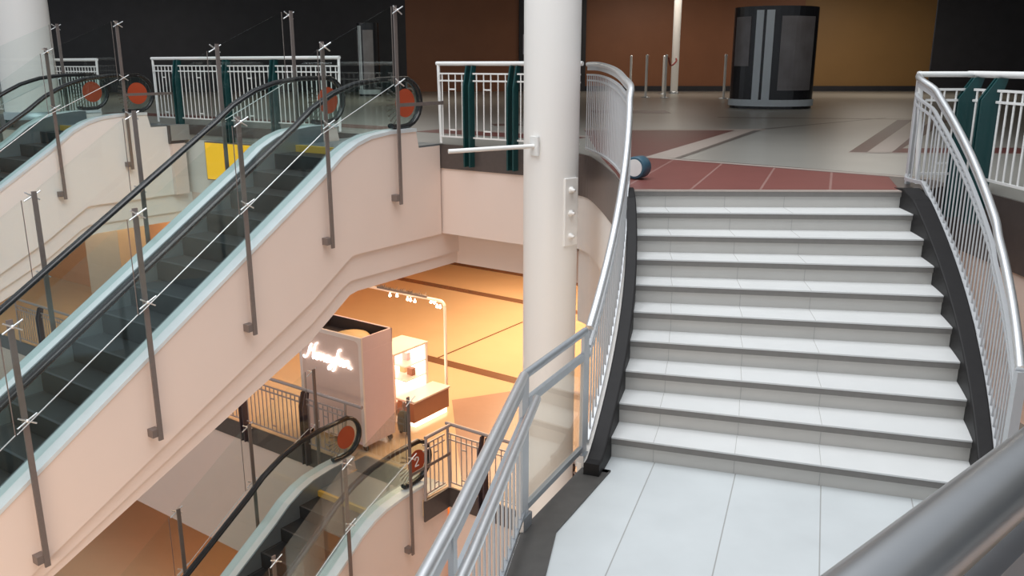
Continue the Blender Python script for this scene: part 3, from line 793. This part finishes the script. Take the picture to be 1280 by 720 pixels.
# blue tub by the head of the stair
r = thing('bucket', 'small blue plastic bucket with a white base lying at the head of the stair', 'bucket', (1.30, 8.80, .004))
T = Matrix.Translation(Vector((0, 0, .145))) @ Matrix.Rotation(math.radians(200), 4, 'Z') @ Matrix.Rotation(pi / 2, 4, 'Y')
T = Matrix.Translation(Vector((0, 0, .118))) @ Matrix.Rotation(math.radians(-125), 4, 'Z') @ Matrix.Rotation(pi / 2, 4, 'Y')
b = MB(); b.lathe([(.10, -.09), (.115, -.08), (.115, .07), (.105, .08), (.09, .076)], n=28, T=T); b.build('body', M['blue'], r)
b = MB(); b.lathe([(.001, .083), (.088, .083), (.088, .074), (.001, .074)], n=28, T=T, smooth=False); b.build('base', M['whitemark'], r)
# yellow lit sign on the beam
r = thing('light_sign', 'bright yellow illuminated sign under the concourse edge behind the front escalator', 'sign', tuple(E(1.09, 6.3, -1.05)), FR + .055)
b = MB(); b.box(0, 1.75, -.08, .0, 0, .745); b.build('box', M['postbrown'], r)
b = MB()
for x0, x1 in ((.03, .55), (.57, 1.13), (1.15, 1.72)): b.box(x0, x1, -.095, -.078, .02, .725)
b.build('face', M['yellow'], r)

# ------------------------------------------------------------------ lower floor: kiosk, display stand
k = thing('kiosk', 'tall pink kiosk on castors with a white illuminated script sign', 'kiosk', (-2.60, 13.94, F2), FR)
KW, KD, KH = 1.62, .76, 2.17
b = MB(); b.box(-KW, 0, 0, KD, .13, KH - .25); b.build('body', M['pink'], k, bevel=.015)
b = MB(); b.box(-KW + .07, -.075, -.012, .003, .2, KH - .075); b.build('front_panel', M['pinkfront'], k)
b = MB()
for x0, x1 in ((-KW, -KW + .07), (-.075, 0)): b.box(x0, x1, -.02, .02, .13, KH)
b.box(-KW + .06, -.07, -.02, .02, KH - .075, KH)
for sx, cx_ in ((1, -.075), (-1, -KW + .07)):
    pol = [(cx_, KH - .075), (cx_, KH - .175)] + [(cx_ - sx * .10 * (1 - cos(t)), KH - .175 + .10 * sin(t)) for t in [i * pi / 12 for i in range(0, 7)]]
    b.prism(pol, -.02, .0, 'y')
b.build('front_frame', M['kframe'], k, bevel=.006)
b = MB(); b.box(-.03, 0, .02, KD, KH - .26, KH); b.box(-KW, -KW + .03, .02, KD, KH - .26, KH); b.box(-KW, 0, KD - .03, KD, KH - .26, KH); b.build('parapet', M['pink'], k)
b = MB(); b.box(-KW + .03, -.03, .02, KD - .03, KH - .25, KH - .235); b.box(-.034, -.03, .02, KD - .03, KH - .24, KH - .01); b.box(-KW + .03, -KW + .034, .02, KD - .03, KH - .24, KH - .01); b.box(-KW + .03, -.03, KD - .034, KD - .03, KH - .24, KH - .01); b.build('roof_well', M['darkin'], k)
b = MB(); b.lathe([(.001, .15), (.16, .14), (.30, .10), (.36, .03), (.34, 0)], c=(-.62, .36, KH - .235), n=28); b.build('roof_dome', M['tan'], k)
for x, y in ((-.08, .07), (-.08, KD - .07), (-KW + .08, .07), (-KW + .08, KD - .07)):
    b = MB(); b.lathe([(.045, -.02), (.06, -.015), (.06, .015), (.045, .02)], c=(x, y, .06), n=16, T=Matrix.Rotation(pi / 2, 4, 'X')); b.box(x - .03, x + .03, y - .03, y + .03, .105, .135); b.build('castor', M['black'], k)
# script lettering reading Honeyfan.
strokes = [
    [(-1.0, .15), (-.85, -.12), (-.45, -.05), (-.1, .6), (.1, 1.5), (.45, 2.0)],
    [(1.55, 2.35), (1.2, 2.1), (.95, 1.2), (.8, .3), (.95, .0), (1.2, .15)], [(.05, 1.0), (.5, 1.12), (1.0, 1.1)],
    [(1.75, .9), (1.4, .75), (1.35, .25), (1.65, .0), (2.0, .25), (2.0, .7), (1.75, .9), (2.25, .85)],
    [(2.35, .9), (2.4, .45), (2.4, 0)], [(2.42, .5), (2.7, .9), (2.95, .8), (2.98, .3), (3.05, .0), (3.2, .1)],
    [(3.35, .45), (3.7, .55), (3.75, .8), (3.5, .92), (3.3, .6), (3.35, .15), (3.65, .0), (3.95, .2)],
    [(4.05, .9), (4.08, .35), (4.3, .12), (4.55, .35), (4.7, .9)], [(4.7, .9), (4.6, .1), (4.35, -.7), (4.0, -.95), (3.85, -.7), (4.3, -.25), (4.9, .2)],
    [(6.0, 2.05), (5.75, 2.2), (5.5, 1.9), (5.35, 1.0), (5.2, -.1), (4.95, -.9), (4.7, -1.0)], [(4.95, .85), (5.35, .98), (5.75, 1.0)],
    [(6.35, .85), (6.0, .8), (5.8, .4), (5.95, .02), (6.25, .15), (6.4, .8)], [(6.42, .9), (6.42, .3), (6.55, .0), (6.7, .1)],
    [(6.85, .9), (6.9, .45), (6.9, 0)], [(6.92, .5), (7.2, .9), (7.45, .8), (7.48, .3), (7.55, .0), (7.7, .1)],
    [(7.95, .0), (8.0, .1), (8.08, .02), (8.0, -.06), (7.95, .0)]]
b = MB(); sc_ = .136
for stt in strokes:
    b.tube([Vector((p.x * sc_ + .16 * p.y * sc_, -.03, p.y * sc_)) for p in smooth_path([(x, y, 0) for x, y in stt], 5)], .016, 6)
sg = b.build('sign_lettering', M['sign'], k, loc=(-KW + .27, -.01, KH - .60)); sg['label'] = 'glowing white script lettering'
# white display stand
d = thing('display_stand', 'brightly lit white display stand behind the pink kiosk', 'display stand', (-1.93, 15.06, F2), FR)
b = MB(); b.box(-1.1, -.40, 0, 1.0, 0, .42); b.build('cabinet', M['kframe'], d, bevel=.01)
b = MB(); b.box(-1.08, -.42, .96, .99, .42, 1.36); b.build('back_panel', M['case'], d)
b = MB(); b.box(-1.09, -1.06, .05, .95, .42, 1.34); b.build('side_panel', M['case'], d)
for x, y in ((-.43, .02), (-.43, .97), (-1.08, .02)):
    b = MB(); b.box(x - .02, x + .02, y - .02, y + .02, .42, 1.38); b.build('upright', M['kframe'], d)
b = MB(); b.box(-1.1, -.40, 0, 1.0, 1.36, 1.40); b.build('top', M['kframe'], d)
for z in (.72, 1.02):
    b = MB(); b.box(-1.06, -.42, .35, .96, z, z + .02); b.build('shelf', M['kframe'], d)
for i, (x, y, z) in enumerate(((-.60, .7, .74), (-.85, .75, .74), (-.72, .7, 1.04))):
    b = MB(); b.box(-.07, .07, -.05, .05, 0, .13); b.box(-.075, .075, -.055, .055, .13, .15)
    o = b.build('gift_box', [M['brownbox'], M['tan'], M['pink']][i], loc=tuple(Vector(d.location) + Matrix.Rotation(FR, 3, 'Z') @ Vector((x, y, z))), bevel=.004); o.rotation_euler = (0, 0, FR)
    tag(o, ['terracotta box on the lower shelf of the lit display stand', 'tan box on the lower shelf of the lit display stand', 'pink box on the upper shelf of the lit display stand'][i], 'box', 'boxes in the display stand')
ct = thing('counter', 'low terracotta fronted counter with a cream top beside the lit display stand', 'counter', (-1.87, 15.02, F2), FR)
b = MB(); b.box(-.42, 0, 0, 1.05, .10, .50); b.build('body', M['brownbox'], ct, bevel=.01)
b = MB(); b.box(-.44, .02, -.02, 1.07, .50, .54); b.build('top', M['kframe'], ct, bevel=.008)
b = MB(); b.box(-.36, -.02, .06, 1.0, 0, .10); b.build('plinth', M['strip'], ct)['label'] = 'glowing plinth strip'
# garland arch with bulbs
ar = thing('garland_arch', 'cream metal arch hung with small bulbs over the display stand', 'arch', (-1.36, 16.46, F2), FR)
AH = 2.12
b = MB(); b.tube([(0, 0, 0), (0, 0, AH - .12)] + [(-.12 + .12 * cos(t), 0, AH - .12 + .12 * sin(t)) for t in [i * pi / 12 for i in range(1, 7)]] + [(-3.3, 0, AH)] + [(-3.3 - .12 * sin(t), 0, AH - .12 + .12 * cos(t)) for t in [i * pi / 12 for i in range(1, 7)]] + [(-3.42, 0, 0)], .032, 10); b.build('frame', M['kframe'], ar)
random.seed(2); bulb0 = None
for x in (-.12, -.2, -.27, -.36, -.8, -.92, -1.0, -1.3, -1.5):
    z = AH - .06 - random.random() * .08
    if bulb0 is None:
        b = MB(); b.lathe([(.001, -.03), (.024, -.015), (.03, 0), (.02, .02), (.008, .06)], n=10); bulb0 = b.build('bulb', M['bulb'], ar, loc=(x, 0, z))
    else: inst(bulb0, ar, (x, 0, z))
b = MB()
for i in range(60):
    x = -.5 - 1.3 * random.random(); a = random.random() * 6.28; l_ = .05 + .07 * random.random(); z = AH + .03
    p0 = Vector((x, 0, z)); p1 = p0 + Vector((cos(a) * l_ * .6, sin(a) * l_ * .6, l_ * .8)); b.add([p0 + Vector((.012, 0, 0)), p0 - Vector((.012, .01, 0)), p0 + Vector((0, .014, 0)), p1], [(0, 1, 2), (0, 1, 3), (1, 2, 3), (2, 0, 3)])
b.box(-1.85, -.45, -.03, .03, AH + .01, AH + .05); o = b.build('garland', M['postbrown'], ar); o['label'] = 'dark leafy garland'
# bag by the kiosk
bg = thing('trolley_bag', 'dark green trolley bag standing between the kiosk and the display stand', 'bag', (-2.03, 14.75, F2), FR)
b = MB(); b.lathe([(.05, .07), (.13, .09), (.15, .2), (.14, .38), (.09, .46), (.02, .48)], n=16, T=Matrix.Diagonal((1.0, .6, 1, 1))); b.build('body', M['bag'], bg)
b = MB(); b.tube([(-.06, .05, .44), (-.06, .06, .62), (.06, .06, .62), (.06, .05, .44)], .01, 6); b.build('handle', M['steeldull'], bg)
for x in (-.09, .09):
    b = MB(); b.lathe([(.02, -.015), (.045, -.012), (.045, .012), (.02, .015)], c=(x, .02, .045), n=14, T=Matrix.Rotation(pi / 2, 4, 'Y')); b.build('wheel', M['black'], bg)

# downlights in the soffit of the lower floor (real lamps of the place)
G4 = 'round downlights in the lower soffit'
dl = None
lamp_spots = [(3.0, 1.0), (3.0, 4.0), (6.8, 1.0), (6.8, 4.5), (9.5, 2.0), (9.5, 6.0), (2.6, 11.0), (2.6, 14.0)]
for i, (s_, u_) in enumerate(lamp_spots):
    p = E(s_, u_, -1.93)
    if dl is None:
        dl = thing('downlight', 'round ceiling downlight over the lower floor', 'downlight', tuple(p), 0, G4)
        b = MB(); b.lathe([(.14, -.03), (.17, -.03), (.17, 0), (.14, 0)], n=20); b.build('rim', M['white'], dl); b = MB(); b.lathe([(.001, -.012), (.14, -.012), (.14, -.002), (.001, -.002)], n=20, smooth=False); b.build('lens', M['lampwarm'], dl)
    else:
        c = copy_tree(dl); c.location = p

# ------------------------------------------------------------------ lights
def area(name, loc, rot, size, sizey, power, col, spread=pi):
    l = D.lights.new(name, 'AREA'); l.shape = 'RECTANGLE'; l.size = size; l.size_y = sizey; l.energy = power; l.color = col; l.spread = spread
    o = D.objects.new(name, l); COL.objects.link(o); o.location = loc; o.rotation_euler = rot; return o
area('skylight', (-1.5, 6.0, 11.0), (0, 0, .2), 12, 12, 1850, (.96, .98, 1.0))
for s_, u_, pw in ((3.2, 2.0, 165), (7.0, 3.0, 265), (10.5, 4.0, 260), (2.4, 11.5, 150)):
    p = E(s_, u_, -2.05); area('soffit_lamp', p, (0, 0, ERZ), 3.0, 3.0, pw, (1.0, .70, .42))
p = E(-1.5, 3.0, F2 - .5); area('ground_lamp', E(2.0, 3.0, F2 - .5), (0, 0, ERZ), 1.6, 8.0, 200, (1.0, .5, .2))
for x, y, pw in ((8, 20, 22), (14, 33, 165), (-4, 28, 120), (6, 34, 120), (-16, 28, 130)):
    area('concourse_lamp', (x, y, 4.35), (0, 0, 0), 3, 3, pw, (1.0, .90, .78))
area('near_fill_lamp', (-3.0, .8, -2.15), (.5, 0, 0), 6.0, 2.5, 420, (1.0, .74, .52))  # unseen warm fill, added to brighten the escalator sides, column and kiosk
w = D.worlds.new('world'); SC.world = w; w.use_nodes = True
bg_ = w.node_tree.nodes['Background']; bg_.inputs[0].default_value = (.86, .92, 1.0, 1); bg_.inputs[1].default_value = .52

# ------------------------------------------------------------------ camera
cam = D.cameras.new('camera'); co = D.objects.new('camera', cam); COL.objects.link(co); SC.camera = co
cam.sensor_width = 36; cam.lens = 36 * 1060 / 1280; cam.clip_start = .05; cam.clip_end = 200
co.location = (0, 0, 1.154); co.rotation_euler = (pi / 2 - math.atan(280 / 1060), 0, 0)
SC.view_settings.view_transform = 'Standard'; SC.view_settings.look = 'None'; SC.view_settings.exposure = 0; SC.view_settings.gamma = 1
SC.view_settings.use_curve_mapping = False
